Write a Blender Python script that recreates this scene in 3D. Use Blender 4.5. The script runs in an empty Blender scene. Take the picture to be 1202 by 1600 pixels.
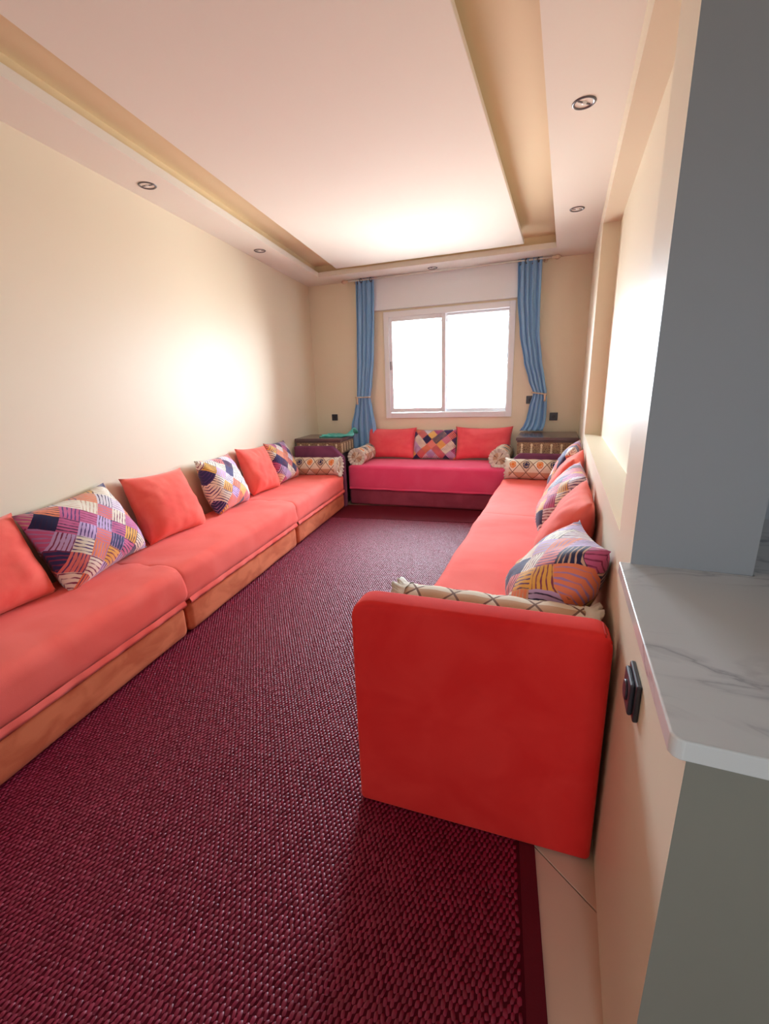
import bpy, bmesh, math, random
import numpy as np
from mathutils import Vector, Matrix, noise
R = math.radians
scene = bpy.context.scene
COL = scene.collection
random.seed(4)

# ------------------------------------------------------------------ camera
cd = bpy.data.cameras.new('camera')
cam = bpy.data.objects.new('camera', cd); COL.objects.link(cam)
cd.sensor_fit = 'HORIZONTAL'; cd.sensor_width = 36.0; cd.lens = 36.0*685.6/1202.0
cd.clip_start = 0.02
_r = Vector((0.929, 0.369, -0.033)).normalized()
_w = Vector((-0.364, 0.892, -0.269)).normalized()
_u = _r.cross(_w).normalized(); _r = _w.cross(_u).normalized()
CAMH = 1.35
cam.matrix_world = Matrix(((_r.x, _u.x, -_w.x, 0), (_r.y, _u.y, -_w.y, 0), (_r.z, _u.z, -_w.z, CAMH), (0, 0, 0, 1)))
scene.camera = cam

# ------------------------------------------------------------------ world, daylight portals, exposure
wd = bpy.data.worlds.new('world'); scene.world = wd; wd.use_nodes = True
bg = wd.node_tree.nodes['Background']
bg.inputs[1].default_value = 46.0
_nt = wd.node_tree; _tc = _nt.nodes.new('ShaderNodeTexCoord'); _sx = _nt.nodes.new('ShaderNodeSeparateXYZ'); _cr = _nt.nodes.new('ShaderNodeValToRGB')
_cr.color_ramp.elements[0].position = 0.44; _cr.color_ramp.elements[0].color = (.50, .50, .48, 1)      # sunlit ground and houses below the horizon
_cr.color_ramp.elements[1].position = 0.54; _cr.color_ramp.elements[1].color = (.76, .89, 1.0, 1)      # hazy sky
_ma = _nt.nodes.new('ShaderNodeMath'); _ma.operation = 'MULTIPLY_ADD'; _ma.inputs[1].default_value = .5; _ma.inputs[2].default_value = .5
_nt.links.new(_tc.outputs['Generated'], _sx.inputs[0]); _nt.links.new(_sx.outputs[2], _ma.inputs[0]); _nt.links.new(_ma.outputs[0], _cr.inputs[0]); _nt.links.new(_cr.outputs[0], bg.inputs[0])
def portal(name, loc, rot, sx, sy):
    l = bpy.data.lights.new(name, 'AREA'); l.shape = 'RECTANGLE'; l.size = sx; l.size_y = sy
    l.cycles.is_portal = True
    o = bpy.data.objects.new(name, l); COL.objects.link(o); o.location = loc; o.rotation_euler = rot
    return o
vs = scene.view_settings
vs.view_transform = 'Standard'; vs.look = 'None'; vs.gamma = 1.0; vs.use_curve_mapping = False
vs.exposure = 0.36

# ------------------------------------------------------------------ room numbers (metres, camera above the origin)
XR = 0.173                       # face of the right wall
ZS = 2.63                        # underside of the dropped ceiling frame and panel
ZC = 2.76                        # ceiling above the trough
TL = math.tan(R(8.56))
def lw(y): return -3.12 + TL*(5.34 - y)          # left wall face
TB = math.tan(R(3.0))
def bw(x): return 5.45 + TB*(x + 1.0)            # back wall face
portal('window_portal', (-1.36, bw(-1.36)+0.16, 1.62), (R(-90), 0, R(3)), 1.45, 1.12)
portal('added_fill_window_portal', (.40, -2.72, 1.6), (R(90), 0, 0), .5, .6)  # portal of the unseen rear opening added for fill light

# ------------------------------------------------------------------ materials
def _new(name):
    m = bpy.data.materials.new(name); m.use_nodes = True
    nt = m.node_tree; b = nt.nodes['Principled BSDF']
    return m, nt, b
def N(nt, typ, **kw):
    n = nt.nodes.new(typ)
    for k, v in kw.items():
        if k.startswith('i_'): n.inputs[k[2:].replace('_', ' ')].default_value = v
        else: setattr(n, k, v)
    return n
def L(nt, a, b): nt.links.new(a, b)
def ramp(nt, stops, interp='LINEAR'):
    n = nt.nodes.new('ShaderNodeValToRGB'); cr = n.color_ramp; cr.interpolation = interp
    while len(cr.elements) > 1: cr.elements.remove(cr.elements[-1])
    cr.elements[0].position = stops[0][0]; cr.elements[0].color = (*stops[0][1], 1)
    for p, c in stops[1:]:
        e = cr.elements.new(p); e.color = (*c, 1)
    return n
def math_n(nt, op, a, b=None, c=None):
    n = nt.nodes.new('ShaderNodeMath'); n.operation = op
    for i, v in enumerate((a, b, c)):
        if v is None: continue
        if isinstance(v, (int, float)): n.inputs[i].default_value = v
        else: L(nt, v, n.inputs[i])
    return n.outputs[0]
def bump(nt, b, scale, strength, dist=0.002, detail=3, coord='Object'):
    tc = N(nt, 'ShaderNodeTexCoord'); no = N(nt, 'ShaderNodeTexNoise')
    no.inputs['Scale'].default_value = scale; no.inputs['Detail'].default_value = detail
    L(nt, tc.outputs[coord], no.inputs['Vector'])
    bm_ = N(nt, 'ShaderNodeBump'); bm_.inputs['Strength'].default_value = strength; bm_.inputs['Distance'].default_value = dist
    L(nt, no.outputs['Fac'], bm_.inputs['Height']); L(nt, bm_.outputs[0], b.inputs['Normal'])
def plain(name, col, rough=0.5, metal=0.0, spec=0.5, bsc=0, bst=0.1, var=None, vscale=4):
    m, nt, b = _new(name)
    b.inputs['Base Color'].default_value = (*col, 1); b.inputs['Roughness'].default_value = rough
    b.inputs['Metallic'].default_value = metal; b.inputs['Specular IOR Level'].default_value = spec
    if var:
        tc = N(nt, 'ShaderNodeTexCoord'); no = N(nt, 'ShaderNodeTexNoise'); no.inputs['Scale'].default_value = vscale; no.inputs['Detail'].default_value = 5
        L(nt, tc.outputs['Object'], no.inputs['Vector'])
        rp = ramp(nt, [(0.3, col), (0.7, var)]); L(nt, no.outputs['Fac'], rp.inputs[0]); L(nt, rp.outputs[0], b.inputs['Base Color'])
    if bsc: bump(nt, b, bsc, bst)
    return m
def velvet(name, c1, c2, sheen=0.35, scale=3.0, shcol=(1, .6, .5), stretch=(1, 1, 1)):
    m, nt, b = _new(name)
    tc = N(nt, 'ShaderNodeTexCoord'); mp = N(nt, 'ShaderNodeMapping'); mp.inputs['Scale'].default_value = stretch
    L(nt, tc.outputs['Object'], mp.inputs['Vector'])
    no = N(nt, 'ShaderNodeTexNoise'); no.inputs['Scale'].default_value = scale; no.inputs['Detail'].default_value = 4; no.inputs['Distortion'].default_value = 0.6
    L(nt, mp.outputs[0], no.inputs['Vector'])
    rp = ramp(nt, [(0.38, c1), (0.62, c2)]); L(nt, no.outputs['Fac'], rp.inputs[0]); L(nt, rp.outputs[0], b.inputs['Base Color'])
    b.inputs['Roughness'].default_value = 0.85; b.inputs['Specular IOR Level'].default_value = 0.15
    b.inputs['Sheen Weight'].default_value = sheen; b.inputs['Sheen Roughness'].default_value = 0.45
    b.inputs['Sheen Tint'].default_value = (*shcol, 1)
    n2 = N(nt, 'ShaderNodeTexNoise'); n2.inputs['Scale'].default_value = 350; L(nt, tc.outputs['Object'], n2.inputs['Vector'])
    bp = N(nt, 'ShaderNodeBump'); bp.inputs['Strength'].default_value = 0.15; bp.inputs['Distance'].default_value = 0.002
    L(nt, n2.outputs['Fac'], bp.inputs['Height']); L(nt, bp.outputs[0], b.inputs['Normal'])
    return m
def patch_fabric(name):
    """diagonal basket of painted patches, each hatched one way or the other"""
    m, nt, b = _new(name)
    uv = N(nt, 'ShaderNodeUVMap'); oi = N(nt, 'ShaderNodeObjectInfo')
    mp = N(nt, 'ShaderNodeMapping'); mp.inputs['Rotation'].default_value = (0, 0, R(47)); mp.inputs['Scale'].default_value = (5.6, 5.6, 1)
    L(nt, uv.outputs[0], mp.inputs['Vector'])
    off = N(nt, 'ShaderNodeVectorMath', operation='ADD')
    cb = N(nt, 'ShaderNodeCombineXYZ'); r9 = math_n(nt, 'FLOOR', math_n(nt, 'MULTIPLY', oi.outputs['Random'], 40.0)); L(nt, r9, cb.inputs[0])
    L(nt, mp.outputs[0], off.inputs[0]); L(nt, cb.outputs[0], off.inputs[1])
    nz = N(nt, 'ShaderNodeTexNoise'); nz.inputs['Scale'].default_value = 1.3; nz.inputs['Detail'].default_value = 2; L(nt, off.outputs[0], nz.inputs['Vector'])
    wob = N(nt, 'ShaderNodeVectorMath', operation='MULTIPLY_ADD'); wob.inputs[1].default_value = (0.10, 0.10, 0); L(nt, nz.outputs['Color'], wob.inputs[0]); L(nt, off.outputs[0], wob.inputs[2])
    fl = N(nt, 'ShaderNodeVectorMath', operation='FLOOR'); L(nt, wob.outputs[0], fl.inputs[0])
    wn = N(nt, 'ShaderNodeTexWhiteNoise', noise_dimensions='2D'); L(nt, fl.outputs[0], wn.inputs['Vector'])
    rp = ramp(nt, [(0, (.015, .014, .07)), (.10, (.60, .12, .28)), (.20, (.78, .70, .74)), (.33, (.85, .25, .12)), (.44, (.03, .03, .12)), (.56, (.60, .42, .70)), (.65, (.82, .44, .08)), (.76, (.80, .20, .18)), (.87, (.88, .80, .66))], 'CONSTANT')
    L(nt, wn.outputs['Value'], rp.inputs[0])
    sp = N(nt, 'ShaderNodeSeparateXYZ'); L(nt, fl.outputs[0], sp.inputs[0])
    par = math_n(nt, 'MODULO', math_n(nt, 'ABSOLUTE', math_n(nt, 'ADD', sp.outputs[0], sp.outputs[1])), 2.0)
    sv = N(nt, 'ShaderNodeSeparateXYZ'); L(nt, wob.outputs[0], sv.inputs[0])
    ss = N(nt, 'ShaderNodeMix', data_type='FLOAT'); L(nt, par, ss.inputs['Factor']); L(nt, sv.outputs[0], ss.inputs['A']); L(nt, sv.outputs[1], ss.inputs['B'])
    st = math_n(nt, 'SINE', math_n(nt, 'MULTIPLY', ss.outputs['Result'], 2*math.pi*5))
    n3 = N(nt, 'ShaderNodeTexNoise'); n3.inputs['Scale'].default_value = 2.3; L(nt, off.outputs[0], n3.inputs['Vector'])
    fac = N(nt, 'ShaderNodeMapRange'); L(nt, math_n(nt, 'ADD', st, math_n(nt, 'MULTIPLY', n3.outputs['Fac'], 2.2)), fac.inputs[0])
    fac.inputs[1].default_value = 0.2; fac.inputs[2].default_value = 0.7
    w2 = N(nt, 'ShaderNodeTexWhiteNoise', noise_dimensions='2D'); ad = N(nt, 'ShaderNodeVectorMath', operation='ADD'); ad.inputs[1].default_value = (17.3, 5.1, 0); L(nt, fl.outputs[0], ad.inputs[0]); L(nt, ad.outputs[0], w2.inputs['Vector'])
    dk = ramp(nt, [(0, (.03, .012, .06)), (.30, (.24, .03, .09)), (.5, (.10, .04, .18)), (.76, (.42, .24, .48)), (.88, (.65, .42, .30))], 'CONSTANT'); L(nt, w2.outputs['Value'], dk.inputs[0])
    mx = N(nt, 'ShaderNodeMix', data_type='RGBA'); L(nt, fac.outputs[0], mx.inputs['Factor']); L(nt, dk.outputs[0], mx.inputs['A']); L(nt, rp.outputs[0], mx.inputs['B'])
    L(nt, mx.outputs['Result'], b.inputs['Base Color'])
    b.inputs['Roughness'].default_value = 0.7; b.inputs['Sheen Weight'].default_value = 0.25; b.inputs['Specular IOR Level'].default_value = 0.25
    bump(nt, b, 300, 0.15)
    return m
def bolster_fabric(name):
    """cream cloth, zigzag of triangles below a row of orange and navy roundels (u along, v around)"""
    m, nt, b = _new(name)
    uv = N(nt, 'ShaderNodeUVMap'); sp = N(nt, 'ShaderNodeSeparateXYZ'); L(nt, uv.outputs[0], sp.inputs[0])
    u = math_n(nt, 'MULTIPLY', sp.outputs[0], 3.9)
    v = math_n(nt, 'MULTIPLY', sp.outputs[1], 4.0)
    fu = math_n(nt, 'FRACT', u); fv = math_n(nt, 'FRACT', v)
    tri = math_n(nt, 'ABSOLUTE', math_n(nt, 'SUBTRACT', fu, 0.5))            # 0..0.5
    dv = math_n(nt, 'ABSOLUTE', math_n(nt, 'SUBTRACT', fv, 0.5))
    dia = math_n(nt, 'ADD', tri, dv)                                          # diamond distance
    line = math_n(nt, 'LESS_THAN', math_n(nt, 'ABSOLUTE', math_n(nt, 'SUBTRACT', dia, 0.5)), 0.035)
    ins = math_n(nt, 'LESS_THAN', dia, 0.47)
    rowp = math_n(nt, 'MODULO', math_n(nt, 'FLOOR', v), 2.0)
    colp = math_n(nt, 'MODULO', math_n(nt, 'FLOOR', u), 2.0)
    nz = N(nt, 'ShaderNodeTexNoise'); nz.inputs['Scale'].default_value = 60; L(nt, uv.outputs[0], nz.inputs['Vector'])
    rad = math_n(nt, 'SQRT', math_n(nt, 'ADD', math_n(nt, 'MULTIPLY', tri, tri), math_n(nt, 'MULTIPLY', dv, dv)))
    rad = math_n(nt, 'ADD', rad, math_n(nt, 'MULTIPLY', math_n(nt, 'SUBTRACT', nz.outputs['Fac'], 0.5), 0.22))
    circ = math_n(nt, 'MULTIPLY', math_n(nt, 'LESS_THAN', rad, 0.25), math_n(nt, 'SUBTRACT', 1.0, rowp))
    ring = math_n(nt, 'LESS_THAN', math_n(nt, 'ABSOLUTE', math_n(nt, 'SUBTRACT', rad, 0.15)), 0.02)
    def mix(f, a, c):
        x = N(nt, 'ShaderNodeMix', data_type='RGBA'); L(nt, f, x.inputs['Factor'])
        for s, t in ((a, 'A'), (c, 'B')):
            if isinstance(s, tuple): x.inputs[t].default_value = (*s, 1)
            else: L(nt, s, x.inputs[t])
        return x.outputs['Result']
    base = mix(rowp, (.80, .70, .56), (.62, .40, .26))
    c = mix(ins, base, mix(colp, (.86, .80, .68), (.66, .52, .38)))
    c = mix(line, c, (.22, .13, .10))
    mot = mix(colp, (.80, .22, .05), (.045, .04, .11))
    c = mix(circ, c, mot); c = mix(math_n(nt, 'MULTIPLY', ring, circ), c, (.75, .55, .35))
    L(nt, c, b.inputs['Base Color']); b.inputs['Roughness'].default_value = 0.85; b.inputs['Specular IOR Level'].default_value = 0.15
    bump(nt, b, 400, 0.3)
    return m
def marble(name):
    m, nt, b = _new(name)
    tc = N(nt, 'ShaderNodeTexCoord'); mp = N(nt, 'ShaderNodeMapping'); mp.inputs['Scale'].default_value = (1.3, 2.8, 3); mp.inputs['Rotation'].default_value = (0, 0, R(-24))
    L(nt, tc.outputs['Object'], mp.inputs['Vector'])
    n1 = N(nt, 'ShaderNodeTexNoise'); n1.inputs['Scale'].default_value = 2.2; n1.inputs['Detail'].default_value = 8; n1.inputs['Distortion'].default_value = 1.4; L(nt, mp.outputs[0], n1.inputs['Vector'])
    vein = ramp(nt, [(.44, (.80, .80, .80)), (.485, (.55, .55, .57)), (.50, (.30, .30, .34)), (.515, (.62, .62, .63)), (.56, (.80, .80, .80))]); L(nt, n1.outputs['Fac'], vein.inputs[0])
    n2 = N(nt, 'ShaderNodeTexNoise'); n2.inputs['Scale'].default_value = 1.7; n2.inputs['Detail'].default_value = 4; L(nt, mp.outputs[0], n2.inputs['Vector'])
    msk = ramp(nt, [(.46, (0, 0, 0)), (.66, (1, 1, 1))]); L(nt, n2.outputs['Fac'], msk.inputs[0])
    mx = N(nt, 'ShaderNodeMix', data_type='RGBA'); L(nt, msk.outputs[0], mx.inputs['Factor']); mx.inputs['A'].default_value = (.76, .76, .75, 1); L(nt, vein.outputs[0], mx.inputs['B'])
    L(nt, mx.outputs['Result'], b.inputs['Base Color']); b.inputs['Roughness'].default_value = 0.22
    return m
def lattice(name):
    m, nt, b = _new(name)
    tc = N(nt, 'ShaderNodeTexCoord'); vo = N(nt, 'ShaderNodeTexVoronoi', feature='DISTANCE_TO_EDGE'); vo.inputs['Scale'].default_value = 60
    L(nt, tc.outputs['Object'], vo.inputs['Vector'])
    rp = ramp(nt, [(.0, (.42, .28, .15)), (.12, (.30, .18, .09)), (.3, (.13, .06, .04))]); L(nt, vo.outputs['Distance'], rp.inputs[0]); L(nt, rp.outputs[0], b.inputs['Base Color'])
    b.inputs['Roughness'].default_value = 0.45
    bp = N(nt, 'ShaderNodeBump'); bp.inputs['Strength'].default_value = 0.5; bp.inputs['Distance'].default_value = 0.003; bp.invert = True
    L(nt, vo.outputs['Distance'], bp.inputs['Height']); L(nt, bp.outputs[0], b.inputs['Normal'])
    return m
def glass(name):
    m = bpy.data.materials.new(name); m.use_nodes = True; nt = m.node_tree
    nt.nodes.remove(nt.nodes['Principled BSDF']); out = nt.nodes['Material Output']
    t = N(nt, 'ShaderNodeBsdfTransparent'); t.inputs[0].default_value = (.97, .985, 1, 1)
    g = N(nt, 'ShaderNodeBsdfGlossy'); g.inputs['Roughness'].default_value = 0.02
    fr = N(nt, 'ShaderNodeFresnel'); fr.inputs[0].default_value = 1.45
    mx = N(nt, 'ShaderNodeMixShader'); L(nt, fr.outputs[0], mx.inputs[0]); L(nt, t.outputs[0], mx.inputs[1]); L(nt, g.outputs[0], mx.inputs[2]); L(nt, mx.outputs[0], out.inputs[0])
    return m

MAT = dict(
    wall=plain('cream_gloss_paint', (.87, .775, .605), .42, spec=.11, bsc=9, bst=.03),
    ceil=plain('ceiling_paint', (.90, .85, .77), .8, spec=.08, bsc=40, bst=.02),
    trough=plain('trough_paint', (.88, .71, .46), .6, spec=.1),
    grey=plain('kitchen_and_shade_grey', (.36, .37, .39), .6, bsc=60, bst=.03),  # grey kitchen walls; on the pillar end it paints in the shade
    cream_shade=plain('cream_paint_shade', (.27, .26, .22), .6, bsc=60, bst=.03),  # cream half wall with its shade put into the colour
    coral=velvet('coral_velvet', (.93, .125, .095), (.97, .17, .135), .22, 2.5, (1, .62, .58)),
    cushion=velvet('coral_cushion_velvet', (.88, .11, .085), (.94, .16, .12), .4, 6),
    rust=velvet('rust_suede', (.56, .12, .05), (.72, .20, .09), .25, 5, (1, .6, .4), (1, 1, 2)),
    armred=velvet('arm_velvet', (.78, .022, .020), (.84, .035, .03), .25, 5, (1, .4, .3)),
    rose=velvet('coral_velvet_glare', (.94, .085, .22), (.96, .11, .25), .35, 4, (1, .65, .55)),  # coral mattress with the window glare put into the colour
    cushion_glare=velvet('coral_cushion_velvet_glare', (.88, .10, .13), (.93, .14, .16), .4, 6, (1, .6, .5)),  # coral cushions, pinker from glare painted into the velvet
    wine=velvet('rust_suede_glare', (.30, .05, .09), (.38, .07, .12), .2, 5, (1, .5, .6)),  # rust base, backlight and glare mixed into the colour
    red_shade=velvet('red_velvet_shade', (.17, .045, .10), (.22, .06, .13), .25, 5, (.8, .5, .7)),  # red velvet with bluish shade put into the colour
    patch=patch_fabric('patchwork_print'),
    bolster=bolster_fabric('bolster_print'),
    frill=plain('cream_frill', (.80, .74, .64), .9, bsc=200, bst=.3),
    marble=marble('white_marble'),
    lattice=lattice('carved_lattice'),
    gold=plain('gold_carving', (.85, .72, .50), .4, .1),
    darkwood=plain('dark_lacquer', (.15, .10, .105), .2, var=(.11, .07, .075)),
    plum=plain('dark_plum', (.05, .035, .05), .35),
    curtain=velvet('blue_satin', (.23, .44, .72), (.26, .48, .76), .2, 8, (.7, .85, 1), (2, 2, .4)),
    alu=plain('white_aluminium', (.86, .89, .94), .35),
    seal=plain('grey_rubber', (.25, .27, .29), .6),
    socket=plain('dark_plastic', (.045, .045, .06), .35),
    steel=plain('brushed_steel', (.14, .13, .14), .35, .5),
    bulb=plain('lamp_reflector', (.55, .53, .52), .25, .5),
    teal=plain('teal_cloth', (.02, .42, .36), .6, var=(.18, .62, .58), vscale=14, bsc=120, bst=.3),
    bead=plain('gold_beads', (.75, .60, .45), .3, .3),
    weave=plain('wine_weave', (.19, .003, .026), .45, spec=.55, var=(.28, .008, .046), vscale=40),
    weaveb=plain('wine_backing', (.075, .002, .009), .8, spec=.1),
    border=plain('wine_border', (.12, .006, .015), .7, spec=.2, bsc=200, bst=.3),
    tile=plain('floor_tile', (.70, .52, .40), .2, var=(.66, .47, .35), vscale=2),
    grout=plain('grout', (.22, .13, .09), .8),
    glass=glass('window_glass'),
    paper=plain('white_plastic', (.8, .8, .78), .4),
)
MAT['curtain'].node_tree.nodes['Principled BSDF'].inputs['Roughness'].default_value = .5
MAT['curtain'].node_tree.nodes['Principled BSDF'].inputs['Specular IOR Level'].default_value = .4

# ------------------------------------------------------------------ helpers
def tag(o, label=None, cat=None, group=None, kind=None):
    if label: o['label'] = label
    if cat: o['category'] = cat
    if group: o['group'] = group
    if kind: o['kind'] = kind
    return o
def empty(name, loc=(0, 0, 0), rz=0.0, label=None, cat=None, group=None):
    o = bpy.data.objects.new(name, None); COL.objects.link(o); o.location = loc; o.rotation_euler = (0, 0, rz); o.empty_display_size = .1
    return tag(o, label, cat, group)
def link(name, me, mat, parent=None, smooth=False):
    o = bpy.data.objects.new(name, me); COL.objects.link(o)
    if mat is not None and not me.materials: me.materials.append(MAT[mat] if isinstance(mat, str) else mat)
    if parent: o.parent = parent
    if smooth:
        for p in me.polygons: p.use_smooth = True
    return o
def bm_obj(name, bm, mat, parent=None, smooth=False):
    bmesh.ops.recalc_face_normals(bm, faces=bm.faces)
    me = bpy.data.meshes.new(name); bm.to_mesh(me); bm.free()
    return link(name, me, mat, parent, smooth)
def add_box(bm, lo, hi, bev=0.0, seg=2):
    v = [bm.verts.new((x, y, z)) for x in (lo[0], hi[0]) for y in (lo[1], hi[1]) for z in (lo[2], hi[2])]
    fs = [bm.faces.new([v[i] for i in q]) for q in ((0, 1, 3, 2), (4, 6, 7, 5), (0, 4, 5, 1), (2, 3, 7, 6), (0, 2, 6, 4), (1, 5, 7, 3))]
    if bev:
        bmesh.ops.recalc_face_normals(bm, faces=fs)
        es = list({e for f in fs for e in f.edges})
        bmesh.ops.bevel(bm, geom=es, offset=bev, segments=seg, affect='EDGES', profile=.5)
def box(name, lo, hi, mat, parent=None, bev=0.0, seg=2, smooth=False):
    bm = bmesh.new(); add_box(bm, lo, hi, bev, seg); return bm_obj(name, bm, mat, parent, smooth)
def add_prism(bm, poly, z0, z1, bev=0):
    a = [bm.verts.new((x, y, z0)) for x, y in poly]; b = [bm.verts.new((x, y, z1)) for x, y in poly]
    n = len(poly); fs = [bm.faces.new(a[::-1]), bm.faces.new(b)]
    for i in range(n): fs.append(bm.faces.new((a[i], a[(i+1) % n], b[(i+1) % n], b[i])))
    if bev:
        bmesh.ops.recalc_face_normals(bm, faces=fs)
        bmesh.ops.bevel(bm, geom=list({e for f in fs for e in f.edges}), offset=bev, segments=3, affect='EDGES', profile=.5)
def prism(name, poly, z0, z1, mat, parent=None, bev=0, smooth=False):
    bm = bmesh.new(); add_prism(bm, poly, z0, z1, bev); return bm_obj(name, bm, mat, parent, smooth)
def add_tube(bm, pts, rad, seg=10, cap=True):
    pts = [Vector(p) for p in pts]; rings = []
    for i, p in enumerate(pts):
        d = (pts[min(i+1, len(pts)-1)] - pts[max(i-1, 0)]).normalized()
        a = d.orthogonal().normalized() if abs(d.z) > .9 else d.cross(Vector((0, 0, 1))).normalized()
        b = d.cross(a).normalized(); r = rad[i] if isinstance(rad, (list, tuple)) else rad
        rings.append([bm.verts.new(p + r*(math.cos(t)*a + math.sin(t)*b)) for t in (2*math.pi*k/seg for k in range(seg))])
    for q, s in zip(rings, rings[1:]):
        for k in range(seg): bm.faces.new((q[k], q[(k+1) % seg], s[(k+1) % seg], s[k]))
    if cap: bm.faces.new(rings[0][::-1]); bm.faces.new(rings[-1])
def add_lathe(bm, prof, seg=20, M=None):
    rings = []
    for r, z in prof:
        rings.append([bm.verts.new((r*math.cos(2*math.pi*k/seg), r*math.sin(2*math.pi*k/seg), z)) for k in range(seg)])
    for q, s in zip(rings, rings[1:]):
        for k in range(seg): bm.faces.new((q[k], q[(k+1) % seg], s[(k+1) % seg], s[k]))
    bm.faces.new(rings[0][::-1]); bm.faces.new(rings[-1])
    if M is not None: bmesh.ops.transform(bm, matrix=M, verts=[v for r in rings for v in r])
def soft_box(name, lo, hi, r, mat, parent=None, step=.06, disp=None, edge=6):
    """rounded upholstery block; r = edge radius, disp(p) -> offset Vector"""
    lo = Vector(lo); hi = Vector(hi); c = (lo+hi)/2; h = (hi-lo)/2
    bm = bmesh.new()
    def ticks(a):
        e = [-a + r*(1-math.cos(math.pi/2*i/edge)) for i in range(edge+1)]
        n = max(2, int((2*a-2*r)/step)); mid = [-a+r + (2*a-2*r)*i/n for i in range(1, n)]
        return e + mid + [-x for x in e[::-1]]
    T = [ticks(h[i]) for i in range(3)]
    for ax in range(3):
        u, v = (ax+1) % 3, (ax+2) % 3
        for s in (-1, 1):
            g = []
            for a in T[u]:
                row = []
                for b_ in T[v]:
                    p = Vector((0, 0, 0)); p[ax] = s*h[ax]; p[u] = a; p[v] = b_
                    q = Vector([max(-(h[i]-r), min(h[i]-r, p[i])) for i in range(3)])
                    d = p-q
                    if d.length > 1e-9: p = q + d.normalized()*r
                    row.append(bm.verts.new(p + c))
                g.append(row)
            for i in range(len(g)-1):
                for j in range(len(g[0])-1):
                    bm.faces.new((g[i][j], g[i+1][j], g[i+1][j+1], g[i][j+1]))
    bmesh.ops.remove_doubles(bm, verts=bm.verts, dist=1e-5)
    bmesh.ops.recalc_face_normals(bm, faces=bm.faces)
    if disp:
        bm.normal_update()
        off = [disp(v.co.copy(), v.normal.copy()) for v in bm.verts]
        for v, o in zip(bm.verts, off): v.co += o
    return bm_obj(name, bm, mat, parent, True)
def nz(p, s, seed=0): return noise.noise(Vector((p.x*s+seed*7.3, p.y*s-seed*3.1, p.z*s+seed)))

# ------------------------------------------------------------------ the room
YB0 = -2.7
bwl = [(-3.6, bw(-3.6)), (.6, bw(.6))]
fl = prism('floor', [(-3.5, YB0), (3.0, YB0), (3.0, bw(3)+.1), (-3.5, bw(-3.5)+.1)], -.12, -.006, 'grout'); tag(fl, kind='structure')
# diagonal tiles, every one its own piece
bm = bmesh.new(); TS = .60; add_box(bm, (-TS/2+.0015, -TS/2+.0015, -.006), (TS/2-.0015, TS/2-.0015, 0), .0012, 1)
bmesh.ops.recalc_face_normals(bm, faces=bm.faces); tme = bpy.data.meshes.new('tile'); bm.to_mesh(tme); bm.free(); tme.materials.append(MAT['tile'])
ta = R(-37.2); ca, sa = math.cos(ta), math.sin(ta)
g0 = Vector((.108, 1.015))                       # a point on the grout line seen beside the rug
e1 = Vector((ca, sa)); e2 = Vector((-sa, ca))
for i in range(-12, 12):
    for j in range(-12, 14):
        c = g0 + e1*(TS*(i+.5)+.38) + e2*(TS*(j+.5))
        if -3.25 < c.x < .62 and -1.2 < c.y < 5.6 and c.x > lw(c.y)-.2 and c.y < bw(c.x)+.15:
            o = link('tile', tme, None, fl); o.location = (c.x, c.y, 0); o.rotation_euler = (0, 0, ta)
kf = box('floor_kitchen', (.35, YB0, -.006), (2.7, 1.7, 0.0), 'tile'); tag(kf, kind='structure')

wl = prism('wall_left', [(lw(YB0), YB0), (lw(5.7), 5.7), (lw(5.7)-.15, 5.7), (lw(YB0)-.15, YB0)], 0, 2.95, 'wall'); tag(wl, kind='structure')
# back wall with the window opening
WX0, WX1, WZ0, WZ1 = -2.10, -.615, 1.04, 2.215
bm = bmesh.new()
def seg_wall(x0, x1, z0, z1): add_prism(bm, [(x0, bw(x0)), (x1, bw(x1)), (x1-.008, bw(x1)+.16), (x0-.008, bw(x0)+.16)], z0, z1)
seg_wall(-3.5, WX0, 0, 2.95); seg_wall(WX1, .6, 0, 2.95); seg_wall(WX0, WX1, 0, WZ0); seg_wall(WX0, WX1, WZ1, 2.95)
wb = bm_obj('wall_back', bm, 'wall'); tag(wb, kind='structure')
# right wall: niche recessed into it, its near end stands like a pillar on the counter
NY0, NY1, NZ0, NZ1, ND = 1.36, 4.05, .935, 2.48, .117
XW = .41; PY = 1.12; YE = bw(XR)+.1
bm = bmesh.new()
add_box(bm, (XR, PY, 0), (XW, YE, NZ0)); add_box(bm, (XR, PY, NZ1), (XW, YE, 2.95))
add_box(bm, (XR, PY, NZ0), (XW, NY0, NZ1)); add_box(bm, (XR, NY1, NZ0), (XW, YE, NZ1)); add_box(bm, (XR+ND, NY0, NZ0), (XW, NY1, NZ1))
wr = bm_obj('wall_right', bm, 'wall'); tag(wr, kind='structure')
def kitchen_side(o, m='grey'):  # recolours the kitchen-facing faces to paint in their shade
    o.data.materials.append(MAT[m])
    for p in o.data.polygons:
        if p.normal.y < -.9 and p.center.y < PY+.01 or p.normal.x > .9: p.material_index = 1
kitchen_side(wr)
hwall = box('wall_half', (XR, .549, 0), (.55, PY, .90), 'wall'); tag(hwall, kind='structure'); kitchen_side(hwall, 'cream_shade')
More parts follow.
